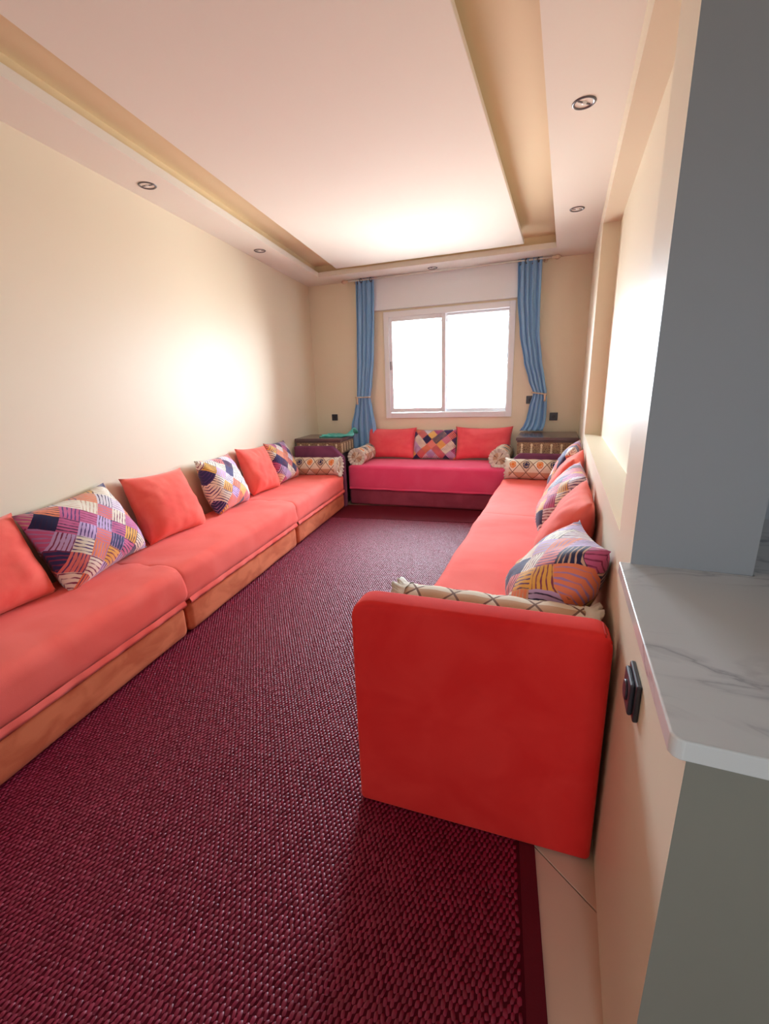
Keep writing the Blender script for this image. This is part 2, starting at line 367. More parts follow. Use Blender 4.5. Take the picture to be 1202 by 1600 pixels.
# kitchen beyond the opening, room behind the camera
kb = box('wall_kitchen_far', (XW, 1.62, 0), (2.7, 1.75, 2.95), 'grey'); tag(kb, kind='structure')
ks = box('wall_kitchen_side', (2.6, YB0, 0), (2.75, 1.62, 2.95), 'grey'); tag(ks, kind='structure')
bm = bmesh.new()
K0, K1, KZ0, KZ1 = .15, .65, 1.3, 1.9  # opening added in the rear wall to let in fill light
for a, b_ in (((-2.0, 0), (K0, 2.95)), ((K1, 0), (2.75, 2.95)), ((K0, 0), (K1, KZ0)), ((K0, KZ1), (K1, 2.95))):
    add_box(bm, (a[0], YB0-.12, a[1]), (b_[0], YB0, b_[1]))
wn_ = bm_obj('wall_rear', bm, 'wall'); tag(wn_, kind='structure')
w2 = empty('added_fill_window', (0, 0, 0)); tag(w2, kind='structure')  # unseen window, added for fill light from behind the camera
bm = bmesh.new()
for lo, hi in (((K0, KZ0), (K0+.05, KZ1)), ((K1-.05, KZ0), (K1, KZ1)), ((K0, KZ0), (K1, KZ0+.05)), ((K0, KZ1-.05), (K1, KZ1))):
    add_box(bm, (lo[0], YB0-.08, lo[1]), (hi[0], YB0-.03, hi[1]))
bm_obj('window_frame', bm, 'alu', w2)

# ceiling: upper slab, dropped frame with lip, floating centre panel
ce = prism('ceiling', [(-3.6, YB0), (2.8, YB0), (2.8, 5.9), (-3.6, 5.9)], ZC, 2.95, 'trough'); tag(ce, kind='structure')
def li(y): return -2.215 + (1.441-y)*.1546      # inner edge of left soffit
IB = lambda x: 4.985 + .055*(x+2.702)            # inner edge of back soffit
XI = -.178
LT = .05                                         # lip height
y_ = 4.985
s1 = prism('trim_1', [(lw(YB0)-.05, YB0), (li(YB0), YB0), (li(IB(-2.76)), IB(-2.76)), (lw(5.6)-.05, 5.6)], ZS, ZS+LT, 'ceil')
s2 = prism('trim_2', [(lw(5.6)-.05, 5.6), (li(IB(-2.76)), IB(-2.76)), (XI, IB(XI)), (XR+.05, 5.6)], ZS, ZS+LT, 'ceil')
s3 = prism('trim_3', [(XI, YB0), (XR if False else XR+.05, YB0), (XR+.05, 5.6), (XI, IB(XI))], ZS, ZS+LT, 'ceil')
# risers set back behind the lip
s4 = prism('trim_4', [(lw(YB0)-.05, YB0), (li(YB0)-.06, YB0), (li(5.05)-.06, 5.05), (lw(5.05)-.05, 5.05)], ZS+LT, ZC, 'trough')
s5 = prism('trim_5', [(-3.2, 5.62), (-2.83, 5.04), (XI+.06, 5.17), (XR+.05, 5.62)], ZS+LT, ZC, 'trough')
s6 = prism('trim_6', [(XI+.06, YB0), (XR+.05, YB0), (XR+.05, 5.62), (XI+.06, 5.17)], ZS+LT, ZC, 'trough')
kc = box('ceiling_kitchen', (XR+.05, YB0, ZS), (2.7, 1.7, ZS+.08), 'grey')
def pl(y): return -1.89 + (1.301-y)*.1504
p1 = prism('trim_7', [(pl(-2.2), -2.2), (-.46, -2.2), (-.46, 4.853), (pl(4.759), 4.759)], ZS, ZS+.035, 'ceil', bev=.004)
p2 = prism('trim_8', [(pl(-2.2)+.12, -2.1), (-.58, -2.1), (-.58, 4.73), (pl(4.7)+.12, 4.64)], ZS+.035, ZC, 'trough')
for o in (s1, s2, s3, s4, s5, s6, kc, p1, p2): tag(o, kind='structure')

# ------------------------------------------------------------------ window
BR = R(3.0)
w1 = empty('window_1', (0, bw(0), 0), BR); tag(w1, kind='structure')    # local x along the wall, -y into the room
cB = math.cos(BR)
def wx(x): return x/cB
def rect_frame(bm, x0, x1, z0, z1, t, y0, y1, bev=.004):
    add_box(bm, (x0, y0, z0), (x0+t, y1, z1), bev); add_box(bm, (x1-t, y0, z0), (x1, y1, z1), bev)
    add_box(bm, (x0+t, y0, z0), (x1-t, y1, z0+t), bev); add_box(bm, (x0+t, y0, z1-t), (x1-t, y1, z1), bev)
bm = bmesh.new(); rect_frame(bm, wx(-2.122), wx(-.574), .993, 2.25, .065, -.022, .035)
bm_obj('window_frame', bm, 'alu', w1)
def sash(x0, x1, z0, z1, y0, y1, hx):
    bm = bmesh.new(); rect_frame(bm, wx(x0), wx(x1), z0, z1, .052, y0, y1)
    s = bm_obj('sash', bm, 'alu', w1)
    box('pane', (wx(x0)+.05, (y0+y1)/2-.003, z0+.05), (wx(x1)-.05, (y0+y1)/2+.003, z1-.05), 'glass', s)
    box('pull_handle', (hx-.008, y0-.006, 1.58), (hx+.008, y0+.002, 1.68), 'seal', s, .002)
    return s
sash(-2.073, -1.36, 1.06, 2.19, .0, .03, wx(-2.048))
sash(-1.40, -.602, 1.045, 2.212, .038, .068, wx(-.632))
# rolled-up shutter slats showing at the top
for k in range(2):
    box('shutter_slat', (wx(-2.06), .10, 2.105+.04*k), (wx(-.64), .112, 2.141+.04*k), 'paper', w1, .004)
# shutter box above the window
sb = empty('shutter_box', (0, bw(0), 0), BR, 'white roller shutter box panel above the sliding window', 'shutter box')
box('cover_panel', (wx(-2.43), -.035, 2.285), (wx(-.35), -.0, 2.62), 'alu', sb, .004)
box('bottom_rail', (wx(-2.43), -.045, 2.272), (wx(-.35), -.0, 2.29), 'alu', sb, .003)

# ------------------------------------------------------------------ ceiling downlights
def downlight(x, y, label):
    t = empty('ceiling_downlight', (x, y, ZS), random.uniform(0, 3), label, 'downlight', 'recessed ceiling downlights')
    bm = bmesh.new(); add_lathe(bm, [(.046, .004), (.054, .004), (.055, -.001), (.050, -.005), (.043, -.004), (.040, .002)], 28)
    bm_obj('rim', bm, 'steel', t, True)
    bm = bmesh.new(); add_lathe(bm, [(.041, .0015), (.036, .0015), (.030, .002), (.018, .003), (.001, .003)], 24)
    bm_obj('reflector', bm, 'bulb', t, True)
    bm = bmesh.new(); add_box(bm, (-.036, -.005, -.003), (.036, .005, .003), .002); bm_obj('lamp_bar', bm, 'steel', t)
    bm = bmesh.new(); add_lathe(bm, [(.001, -.006), (.010, -.005), (.014, 0), (.014, .003)], 14); bm_obj('bulb', bm, 'paper', t, True)
LB = 'small round recessed downlight in the dropped ceiling '
downlight(-.013, 2.718, LB+'along the niche wall, farther from the window')
downlight(-.014, 4.144, LB+'along the niche wall, nearer the window')
downlight(-1.465, 5.248, LB+'above the window')
downlight(-2.732, 3.847, LB+'along the plain wall, nearer the window')
downlight(-2.526, 2.44, LB+'along the plain wall, farther from the window')

# ------------------------------------------------------------------ counter on the half wall
ct = empty('marble_counter', (0, 0, .9), 0, 'white veined marble countertop slab on the half wall', 'countertop')
bm = bmesh.new()
poly = [(.150, .545), (.154, .537), (.162, .533), (.80, .533), (.80, 1.619), (.412, 1.619), (.412, 1.118), (.150, 1.128)]
add_prism(bm, poly, .0, .03, .003)
bm_obj('slab', bm, 'marble', ct, False)
# double wall switch under the counter edge
def wall_socket(name, loc, rz, s, label, cat, d=.012, grp=None):
    t = empty(name, loc, rz, label, cat, grp)          # faces local -y
    box('plate', (-s/2, -d, -s/2), (s/2, 0, s/2), 'socket', t, .004)
    bm = bmesh.new(); add_lathe(bm, [(.020, 0), (.020, .002), (.017, .003), (.015, -.001), (.001, -.001)], 16, Matrix.Translation((0, -d, 0)) @ Matrix.Rotation(R(90), 4, 'X'))
    bm_obj('socket_well', bm, 'plum', t, True)
    return t
wall_socket('wall_socket', (-2.856, bw(-2.856), 1.01), BR, .082, 'dark square wall socket above the chest with the teal cloth', 'socket')
wall_socket('wall_socket', (-.107, bw(-.107), .987), BR, .088, 'dark square wall socket above the bare-topped chest, beside the gathered curtain', 'socket')
wall_socket('wall_socket', (-.372, bw(-.372), 1.179), BR, .088, 'dark square wall plate half hidden by the tied curtain', 'socket')
t = empty('wall_switch', (XR, .868, .757), R(-90), 'bulky dark wall switch under the marble counter edge', 'switch')
box('plate', (-.046, -.010, -.040), (.046, 0, .040), 'socket', t, .003)
box('cover', (-.036, -.019, -.034), (.036, -.010, .034), 'socket', t, .004)
bm = bmesh.new(); add_lathe(bm, [(.020, 0), (.020, .003), (.016, .004), (.001, .002)], 16, Matrix.Translation((0, -.019, 0)) @ Matrix.Rotation(R(90), 4, 'X')); bm_obj('socket_well', bm, 'plum', t, True)

# ------------------------------------------------------------------ sofas
def mattress_disp(seed, crown=.012, amp=.008):
    def f(p, n):
        a = amp*(nz(p, 3.2, seed) + .5*nz(p, 8, seed+3))
        return n*a
    return f
LA = R(8.33)
LO = (-1.774, .626)
ls = (-math.sin(LA), math.cos(LA))
def lp(s, x=0): return (LO[0]+ls[0]*s + math.cos(LA)*x, LO[1]+ls[1]*s + math.sin(LA)*x)
DL = .615
def left_module(s0, s1, label, seed, last=.052):
    ox, oy = lp(s0); ln = s1-s0
    t = empty('sofa_module', (ox, oy, 0), LA, label, 'sofa', 'wall sofa modules')
    soft_box('base', (-DL+.01, .006, .012), (0, ln-.006, .205), .045, 'rust', t, .07, mattress_disp(seed, amp=.003))
    def dm(p, n):
        # a soft cover: crowned top, puckered towards its two ends, loose hem
        e = min(p.y, ln-p.y)
        d = n*(.006*nz(p, 3, seed) + .004*nz(p, 9, seed+5))
        if e < .16:
            d += n*.010*math.sin(p.x*34+p.z*26+seed)*(1-e/.16)*max(0, n.x*.6+n.z*.5)
        return d
    soft_box('mattress', (-DL+.01, -.052 if s0 > 0 else 0, .205), (.012, ln+last, .430), .068, 'coral', t, .045, dm)
    bm = bmesh.new()       # loose hem of the cover along the front
    n = int(ln/.03); rows = []
    for i in range(n+1):
        y = .02 + (ln-.04)*i/n; w = .003*math.sin(y*21+seed)+.003*math.sin(y*47)
        rows.append([bm.verts.new((.006+w*.3, y, .235)), bm.verts.new((.014+w, y, .215)), bm.verts.new((.013+w, y, .200+w)), bm.verts.new((.004, y, .203))])
    for q, r_ in zip(rows, rows[1:]):
        for k in range(3): bm.faces.new((q[k], q[k+1], r_[k+1], r_[k]))
    bm_obj('cover_hem', bm, 'coral', t, True)
    return t
left_module(-.43, 1.07, 'coral velvet sofa seat along the plain wall, the module farthest from the window', 1)
left_module(1.07, 2.58, 'coral velvet sofa seat along the plain wall, middle module of three', 2)
left_module(2.58, 3.93, 'coral velvet sofa seat along the plain wall, the module ending at the teal cloth chest', 3, 0)
def arm(name, poly, y0, y1, mat, parent, bev=.02):
    """panel whose outline poly is in (x,z), extruded along y"""
    bm = bmesh.new()
    a = [bm.verts.new((x, y0, z)) for x, z in poly]; b = [bm.verts.new((x, y1, z)) for x, z in poly]; n = len(poly)
    fs = [bm.faces.new(a), bm.faces.new(b[::-1])] + [bm.faces.new((a[i], b[i], b[(i+1) % n], a[(i+1) % n])) for i in range(n)]
    bmesh.ops.recalc_face_normals(bm, faces=fs)
    bmesh.ops.bevel(bm, geom=list({e for f in fs for e in f.edges}), offset=bev, segments=4, affect='EDGES', profile=.5)
    return bm_obj(name, bm, mat, parent, True)
ox, oy = lp(3.935)
la = empty('sofa_end_arm', (ox, oy, 0), LA, 'red upholstered sofa end panel in painted shade with sloped corner before the teal cloth chest', 'sofa arm')
arm('end_panel', [(-DL+.01, .012), (.01, .012), (.01, .60), (-.13, .735), (-DL+.01, .735)], 0, .085, 'red_shade', la)

BO = (-2.36, bw(-2.36)-.70)
bs = empty('sofa', (BO[0], BO[1], 0), BR, 'coral sofa in painted magenta glare under the window with smooth mattress', 'sofa')
BL = 1.84
soft_box('base', (0, 0, .012), (BL, .62, .205), .03, 'wine', bs, .08, mattress_disp(5, amp=.003))
soft_box('mattress', (-.005, -.012, .205), (BL+.005, .62, .488), .035, 'rose', bs, .06, mattress_disp(6, amp=.004))
bm = bmesh.new()
n = 60; rows = []
for i in range(n+1):
    x = .01 + (BL-.02)*i/n; w = .004*math.sin(x*17)
    rows.append([bm.verts.new((x, -.006, .24)), bm.verts.new((x, -.015, .215)), bm.verts.new((x, -.015, .202+w)), bm.verts.new((x, -.006, .204))])
for q, r_ in zip(rows, rows[1:]):
    for k in range(3): bm.faces.new((q[k], q[k+1], r_[k+1], r_[k]))
bm_obj('cover_hem', bm, 'rose', bs, True)

RX0 = -.552; RX1 = .125
def right_module(y0, y1, label, seed, near=False, far=False):
    t = empty('sofa_module', (0, 0, 0), 0, label, 'sofa', 'wall sofa modules')
    soft_box('base', (RX0+.01, y0+.004, .012), (RX1, y1-.004, .205), .03, 'rust', t, .08, mattress_disp(seed, amp=.003))
    soft_box('mattress', (RX0, y0-(.0 if near else .052), .205), (RX1, y1+(0 if far else .052), .434), .068, 'coral', t, .045, mattress_disp(seed+1, amp=.007))
    return t
right_module(1.185, 3.2, 'coral velvet sofa seat along the niche wall, the module beside the tall near arm', 11, near=True)
right_module(3.2, 4.70, 'coral velvet sofa seat along the niche wall, the module ending at the bare-topped chest', 14, far=True)
ra = empty('sofa_end_arm', (0, 1.05, 0), BR, 'bright red velvet sofa end arm beside the marble counter', 'sofa arm')
arm('end_panel', [(-.555, .006), (.162, .006), (.158, .712), (.150, .735), (.128, .748), (-.50, .754), (-.535, .742), (-.553, .71)], .0, .095, 'armred', ra, .018)
ra.location = (0, 1.05+.555*TB, 0)
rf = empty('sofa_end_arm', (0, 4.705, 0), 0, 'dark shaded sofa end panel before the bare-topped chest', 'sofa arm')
arm('end_panel', [(-.50, .012), (.15, .012), (.15, .665), (-.40, .665), (-.50, .57)], 0, .08, 'red_shade', rf)

# ------------------------------------------------------------------ pillows
def pillow_mesh(w, h, t, seed, ear=.02, n=24):
    """square cushion with pinched corners; x width, z height from 0, y thickness"""
    verts = []; idx = {}; faces = []; uvs = {}
    def pos(i, j, s):
        u = -1+2*i/n; v = -1+2*j/n
        ex = 1 - .10*(1-u*u)**1.0*0 ; 
        # edges bow inwards between the corners
        x = u*(1 - ear/w*2*(1-v*v)**.0*(1-abs(v)**2.2)) * w/2
        z = v*(1 - ear/h*2*(1-abs(u)**2.2)) * h/2
        th = ((1-u**4)*(1-v**4))
        th = max(th, 0)**.55 * (1-.25*(u*u+v*v)/2)
        wr = .012*noise.noise(Vector((u*1.6+seed*3, v*1.6, s*2+seed))) + .005*noise.noise(Vector((u*5+seed, v*5, s*3)))
        rad = math.atan2(v, u); edge = max(abs(u), abs(v))
        wr += .005*math.sin(rad*14+seed)*max(0, edge-.45)*(1-edge)*6
        y = s*(t/2*th*(1-.25*v) + wr*min(1, th*1.5))
        return (x, y, z+h/2)
    for s in (-1, 1):
        for i in range(n+1):
            for j in range(n+1):
                b = i in (0, n) or j in (0, n)
                k = (i, j, 0 if b else s)
                if k not in idx:
                    idx[k] = len(verts); verts.append(pos(i, j, s)); uvs[idx[k]] = (i/n, j/n)
    for s in (-1, 1):
        for i in range(n):
            for j in range(n):
                q = []
                for a, c in ((i, j), (i+1, j), (i+1, j+1), (i, j+1)):
                    b = a in (0, n) or c in (0, n); q.append(idx[(a, c, 0 if b else s)])
                faces.append(q if s < 0 else q[::-1])
    me = bpy.data.meshes.new('cushion'); me.from_pydata(verts, [], faces)
    uvl = me.uv_layers.new(name='UVMap')
    sc = w/.5
    for lp_ in me.loops: u, v = uvs[lp_.vertex_index]; uvl.data[lp_.index].uv = (u*sc, v*sc*h/w)
    for p in me.polygons: p.use_smooth = True
    me.update(); return me
def in_left(p): return (lw(p.y)-p.x)*math.cos(R(8.56))
def in_right(p): return p.x-XR
def in_back(p): return (p.y-bw(p.x))*math.cos(BR)
def pillow(loc, rz, lean, w, h, t, mat, label, grp, seed, roll=0, ear=.018, wall=None):
    me = pillow_mesh(w, h, t, seed, ear)
    o = link('cushion', me, mat); tag(o, label, 'cushion', grp)
    M = Matrix.Translation(loc) @ Matrix.Rotation(rz, 4, 'Z') @ Matrix.Rotation(-lean, 4, 'X') @ Matrix.Translation((0, 0, h/2)) @ Matrix.Rotation(roll, 4, 'Y') @ Matrix.Translation((0, 0, -h/2))
    if wall:                       # slide it clear of the wall it leans on
        pen = max(wall(M @ v.co) for v in me.vertices) + .003
        d = Vector((-math.cos(LA), -math.sin(LA), 0)) if wall is in_left else (Vector((1, 0, 0)) if wall is in_right else Vector((-math.sin(BR), math.cos(BR), 0)))
        M = Matrix.Translation(-d*pen) @ M
    o.matrix_world = M
    # piped seam
    return o
# local -y faces the room, top leans towards +y.
def on_left(s, off, **k):                       # s along the left sofa, off from the sofa front
    x, y = lp(s, off); return dict(loc=(x, y, k.pop('z', .425)), rz=LA+R(90)+k.pop('yaw', 0), **k)
GL = 'cushions along the plain wall'
SP = 'patchwork-print'
C_, P_ = 'cushion', 'patch'
ll = [  # s, off, lean, yaw, roll, w,h,t, mat, label
    (.44, -.33, 22, 0, 0, .52, .44, .19, C_, 'plain coral velvet cushion, the last on the plain wall sofa away from the window'),
    (.99, -.36, 24, 4, -4, .60, .46, .24, P_, 'large patchwork-print cushion between two plain coral cushions, next to the last one from the window'),
    (1.63, -.40, 22, 0, 3, .56, .46, .22, C_, 'plain coral velvet cushion between the two larger patchwork-print cushions on the plain wall sofa'),
    (2.33, -.43, 20, 6, 2, .54, .46, .22, P_, 'patchwork-print cushion between two plain coral cushions, middle of the plain wall sofa'),
    (2.94, -.45, 20, 0, 4, .52, .46, .18, C_, 'plain coral velvet cushion nearest the rolled bolster on the plain wall sofa'),
    (3.46, -.46, 20, 4, 3, .52, .45, .18, P_, 'patchwork-print cushion touching the rolled bolster on the plain wall sofa')]
for i, (s, off, ln, yw, rl, w, h, t, m, lab) in enumerate(ll):
    k = on_left(s, off, yaw=R(yw)); pillow(k['loc'], k['rz'], R(ln), w, h, t, m, lab, GL, 20+i, R(rl), wall=in_left)
def on_back(x, off, z=.487): 
    return (x, bw(x)-off, z)
GB = 'cushions under the window'
pillow(on_back(-2.03, .20), BR, R(14), .66, .40, .16, 'cushion_glare', 'plain coral cushion under the window beside the long curtain and pale bolster', GB, 31, 0, .02, in_back)
pillow(on_back(-.87, .19), BR, R(14), .68, .41, .16, 'cushion_glare', 'plain coral cushion under the window on the side of the bare-topped chest', GB, 33, 0, .025, in_back)
pillow(on_back(-1.46, .24), BR, R(16), .56, .38, .15, P_, 'patchwork-print cushion under the window between two coral cushions', GB, 34, 0, .012, in_back)
GR = 'cushions along the niche wall'
rr = [  # y, xoff, lean, yaw, roll, w,h,t
    (1.62, -.02, 33, 4, -7, .52, .44, .24, P_, 'patchwork-print cushion beside the tall red arm at the counter'),
    (2.22, -.03, 22, 0, 0, .54, .47, .20, C_, 'plain coral cushion behind the big patchwork cushion on the niche wall sofa'),
    (2.84, -.03, 24, 2, 0, .54, .47, .22, P_, 'patchwork-print cushion between two coral cushions on the niche wall sofa'),
    (3.45, -.03, 20, -8, 0, .54, .46, .19, C_, 'plain coral cushion next to the last patchwork cushion before the bare-topped chest'),
    (4.10, -.02, 20, -6, 0, .54, .46, .18, P_, 'patchwork-print cushion nearest the bare-topped chest on the niche wall sofa')]
for i, (y, x, ln, yw, rl, w, h, t, m, lab) in enumerate(rr):
    pillow((x, y, .46 if i == 0 else .428), R(-90+yw), R(ln), w, h, t, m, lab, GR, 40+i, R(rl), wall=in_right)

# ------------------------------------------------------------------ bolsters
def bolster(loc, rz, ln, r, label, seed, v0=0.0):
    """rolled bolster along local x from 0..ln, frill at x = 0"""
    t = empty('bolster', loc, rz, label, 'bolster', 'rolled bolsters')
    n, sg = 22, 28; verts = []; faces = []; uvs = []
    prof = [(0.0, .30), (.004, .72), (.018, .93)] + [(.03+(ln-.06)*i/n, 1 + .015*math.sin(i*1.3+seed)) for i in range(n+1)] + [(ln-.018, .93), (ln-.004, .72), (ln, .3)]
    for x, k in prof:
        for a in range(sg+1):
            th = 2*math.pi*a/sg
            flat = 1 - .08*max(0, -math.sin(th))
            verts.append((x, r*k*math.cos(th), r*.92 + r*k*math.sin(th)*flat)); uvs.append((x/ .5, a/sg + v0))
    m = sg+1
    for i in range(len(prof)-1):
        for a in range(sg): faces.append((i*m+a, i*m+a+1, (i+1)*m+a+1, (i+1)*m+a))
    faces.append(tuple(range(sg-1, -1, -1))); faces.append(tuple((len(prof)-1)*m+a for a in range(sg)))
    me = bpy.data.meshes.new('roll'); me.from_pydata(verts, [], faces); ul = me.uv_layers.new(name='UVMap')
    for l_ in me.loops: ul.data[l_.index].uv = uvs[l_.vertex_index]
    me.update(); o = link('roll', me, 'bolster', t, True)
    for end in (0, 1):
        bm = bmesh.new(); sg = 96; rows = []
        for k, (rr_, xx) in enumerate(((.55, .010), (.80, -.006), (1.0, -.012), (1.09, -.014), (1.0, .012), (1.02, .03))):
            ring = []
            for a in range(sg):
                th = 2*math.pi*a/sg; wv = math.sin(a*math.pi*2/6+seed)*(.008 if k in (2, 3) else .002)
                rj = r*(rr_ + (.05*math.sin(a*1.7+seed) if k == 3 else 0)); xe = xx+wv
                ring.append(bm.verts.new((ln-xe if end else xe, rj*math.cos(th), r*.92 + rj*math.sin(th))))
            rows.append(ring)
        for q, s_ in zip(rows, rows[1:]):
            for a in range(sg): bm.faces.new((q[a], q[(a+1) % sg], s_[(a+1) % sg], s_[a]))
        bm_obj('frill', bm, 'frill', t, True)
    return t
x, y = lp(3.815, -.005)
bolster((x, y, .424), LA+R(180), .56, .105, 'printed rolled bolster across the end of the plain wall sofa', 1, .015)
bolster((-.50, 4.585, .428), 0, .60, .105, 'printed rolled bolster across the niche wall sofa before the bare-topped chest', 2, .235)
bolster((-.49, 1.312, .430), 0, .62, .137, 'printed rolled bolster behind the tall red arm', 3, .0)
c, s_ = math.cos(BR), math.sin(BR)
def bp(x, y): return (BO[0]+c*x-s_*y, BO[1]+s_*x+c*y, .485)
bolster(bp(.09, .06), BR+R(92), .50, .10, 'pale printed bolster at the curtain end of the window sofa', 4, .3)
bolster(bp(BL-.09, .10), BR+R(88), .50, .105, 'pale printed bolster of the window sofa standing before the bare-topped chest', 5, .3)

# ------------------------------------------------------------------ corner chests
def ornament(parent, x, z, h, face_y):
    bm = bmesh.new()
    for sgn in (-1, 1):      # vase and its mirror
        pts = [(.0, .0), (.012, .006), (.006, .02), (.013, .034), (.009, h*.5-.004), (0, h*.5)]
        pl_ = [(p[0], p[1]) for p in pts] + [(-p[0], p[1]) for p in pts[-2:0:-1]]
        a = [bm.verts.new((px, 0, sgn*pz)) for px, pz in pl_]; b_ = [bm.verts.new((px*.7, -.005, sgn*pz*.95+sgn*.001)) for px, pz in pl_]
        nn = len(pl_); bm.faces.new(b_)
        for i in range(nn): bm.faces.new((a[i], a[(i+1) % nn], b_[(i+1) % nn], b_[i]))
    o = bm_obj('ornament', bm, 'gold', parent); o.location = (x, face_y, z); return o
def chest(name, loc, rz, wd, dp, ht, label, sides):
    t = empty(name, loc, rz, label, 'chest')      # local x 0..wd, y 0 (front)..dp
    box('body', (.01, .012, .0), (wd-.01, dp, ht-.04), 'plum', t, .004)
    lid = box('lid', (-.012, -.016, ht-.035), (wd+.012, dp+.0, ht), 'darkwood', t, .008, 3)
    box('lid_moulding', (-.002, -.006, ht-.052), (wd+.002, dp, ht-.035), 'darkwood', lid, .004)
    fb = box('carved_band', (0, 0, ht-.185), (wd, .02, ht-.05), 'lattice', t, .003)
    n = int(round(wd/.105))
    for i in range(n): ornament(fb, wd*(i+.5)/n, ht-.118, .105, 0.0)
    box('band_moulding', (-.004, -.006, ht-.196), (wd+.004, .02, ht-.183), 'gold', t, .003)
    box('plinth', (-.004, -.004, 0), (wd+.004, dp, .07), 'plum', t, .006)
    for sx in sides:
        x0, x1 = (wd-.02, wd) if sx > 0 else (0, .02)
        sbnd = box('carved_band', (x0, .021, ht-.185), (x1, dp, ht-.05), 'lattice', t, .003)
        m_ = int(round(dp/.105))
        for i in range(m_):
            o = ornament(sbnd, 0, ht-.118, .105, 0); o.location = (wd if sx > 0 else 0, dp*(i+.5)/m_, ht-.118); o.rotation_euler = (0, 0, R(90*sx))
    return t
cx, cy = lp(4.05, -.055)
chest('corner_chest', (cx-.565*math.cos(LA), cy-.565*math.sin(LA), 0), LA, .565, .50, .815, 'dark corner chest with gold carved band under the teal cloth', (1,))
chest('corner_chest', (-.435, 4.83, 0), R(1.0), .585, .60, .82, 'dark corner chest with carved gold band and bare top', (-1,))
# folded teal cloth
bm = bmesh.new(); g = []
nx_, ny_ = 26, 18
cxx, cyy = lp(4.29, -.16)
for i in range(nx_+1):
    row = []
    for j in range(ny_+1):
        u, v = i/nx_, j/ny_
        x = (u-.5)*.40 + .02*math.sin(v*9); y = (v-.5)*.26 + .02*math.sin(u*7)
        z = .014 + .012*noise.noise(Vector((u*5, v*5, 2))) + .010*abs(math.sin(u*9+v*4)) + (.075*max(0, (u-.72)/.28)**1.5*math.exp(-((v-.6)/.3)**2))
        row.append((x, y, z))
    g.append(row)
tv = [[bm.verts.new(p) for p in r_] for r_ in g]; bv = [[bm.verts.new((p[0], p[1], .001 if (i < nx_*.7) else max(.001, p[2]-.012))) for p in r_] for i, r_ in enumerate(g)]
for i in range(nx_):
    for j in range(ny_):
        bm.faces.new((tv[i][j], tv[i+1][j], tv[i+1][j+1], tv[i][j+1])); bm.faces.new((bv[i][j], bv[i][j+1], bv[i+1][j+1], bv[i+1][j]))
for j in range(ny_):
    bm.faces.new((tv[0][j], tv[0][j+1], bv[0][j+1], bv[0][j])); bm.faces.new((tv[nx_][j], bv[nx_][j], bv[nx_][j+1], tv[nx_][j+1]))
for i in range(nx_):
    bm.faces.new((tv[i][0], bv[i][0], bv[i+1][0], tv[i+1][0])); bm.faces.new((tv[i][ny_], tv[i+1][ny_], bv[i+1][ny_], bv[i][ny_]))
o = bm_obj('folded_cloth', bm, 'teal', None, True); o.location = (cxx, cyy, .815); o.rotation_euler = (0, 0, LA)
tag(o, 'crumpled teal cloth lying on the corner chest', 'cloth')

# ------------------------------------------------------------------ curtains
def curtain(name, keys, folds, label, seed, depth=.035, off=.09):
    """keys: (z, xl, xr, yoff) from the top down"""
    nx, nzv = 90, 70; verts = []; faces = []
    zs = [keys[0][0] + (keys[-1][0]-keys[0][0])*i/nzv for i in range(nzv+1)]
    def interp(z):
        for a, b in zip(keys, keys[1:]):
            if a[0] >= z >= b[0]:
                t = (a[0]-z)/(a[0]-b[0]); t = t*t*(3-2*t)*.5+t*.5
                return [a[k]+(b[k]-a[k])*t for k in (1, 2, 3)]
        return list(keys[-1][1:])
    for z in zs:
        xl, xr, yo = interp(z); wdt = xr-xl
        for i in range(nx+1):
            u = i/nx; uu = u + .012*math.sin(z*3+u*9+seed)
            ph = 2*math.pi*folds*uu + .4*math.sin(z*1.3+seed)
            dep = depth*min(1.0, .45+wdt*1.6)
            x = xl + wdt*u + .012*math.sin(2*ph+seed)*.5; 
            y = -(off+yo) + dep*(math.sin(ph) + .35*math.sin(2.3*ph+seed+z*.8))
            verts.append((x/cB, y, z))
    m = nx+1
    for r_ in range(nzv):
        for i in range(nx): faces.append((r_*m+i, r_*m+i+1, (r_+1)*m+i+1, (r_+1)*m+i))
    t = empty(name, (0, bw(0), 0), BR, label, 'curtain', 'blue window curtains')
    me = bpy.data.meshes.new('drape'); me.from_pydata(verts, [], faces); o = link('drape', me, 'curtain', t, True)
    sm = o.modifiers.new('thick', 'SOLIDIFY'); sm.thickness = .004
    for i in range(4):
        bm = bmesh.new(); xx = (keys[0][1] + (keys[0][2]-keys[0][1])*(i+.5)/4)/cB
        pts = [(.022*math.cos(a), 0, .022*math.sin(a)) for a in (2*math.pi*k/18 for k in range(19))]
        add_tube(bm, pts, .005, 6, False); g_ = bm_obj('eyelet', bm, 'steel', t, True); g_.location = (xx, -.10+.02*(-1)**i, 2.600)
        g_.rotation_euler = (0, 0, R(70 if i % 2 else -70))
    return t
curtain('curtain', [(2.628, -2.445, -2.20, 0), (2.2, -2.455, -2.215, 0), (1.75, -2.475, -2.245, 0), (1.42, -2.49, -2.285, 0), (1.26, -2.50, -2.315, 0), (1.1, -2.54, -2.29, 0), (.9, -2.60, -2.255, 0), (.60, -2.62, -2.23, -.0)], 4, 'blue satin curtain hanging behind the chest with the teal cloth', 1, .022, .075)
curtain('curtain', [(2.628, -.575, -.33, 0), (2.25, -.565, -.325, 0), (1.9, -.525, -.315, 0), (1.6, -.465, -.275, 0), (1.4, -.405, -.235, 0), (1.25, -.345, -.205, 0), (1.1, -.385, -.195, 0), (.98, -.405, -.195, .0), (.90, -.43, -.205, .02), (.838, -.475, -.225, .04)], 4, 'blue satin curtain tied back above the bare-topped chest', 2, .022, .085)
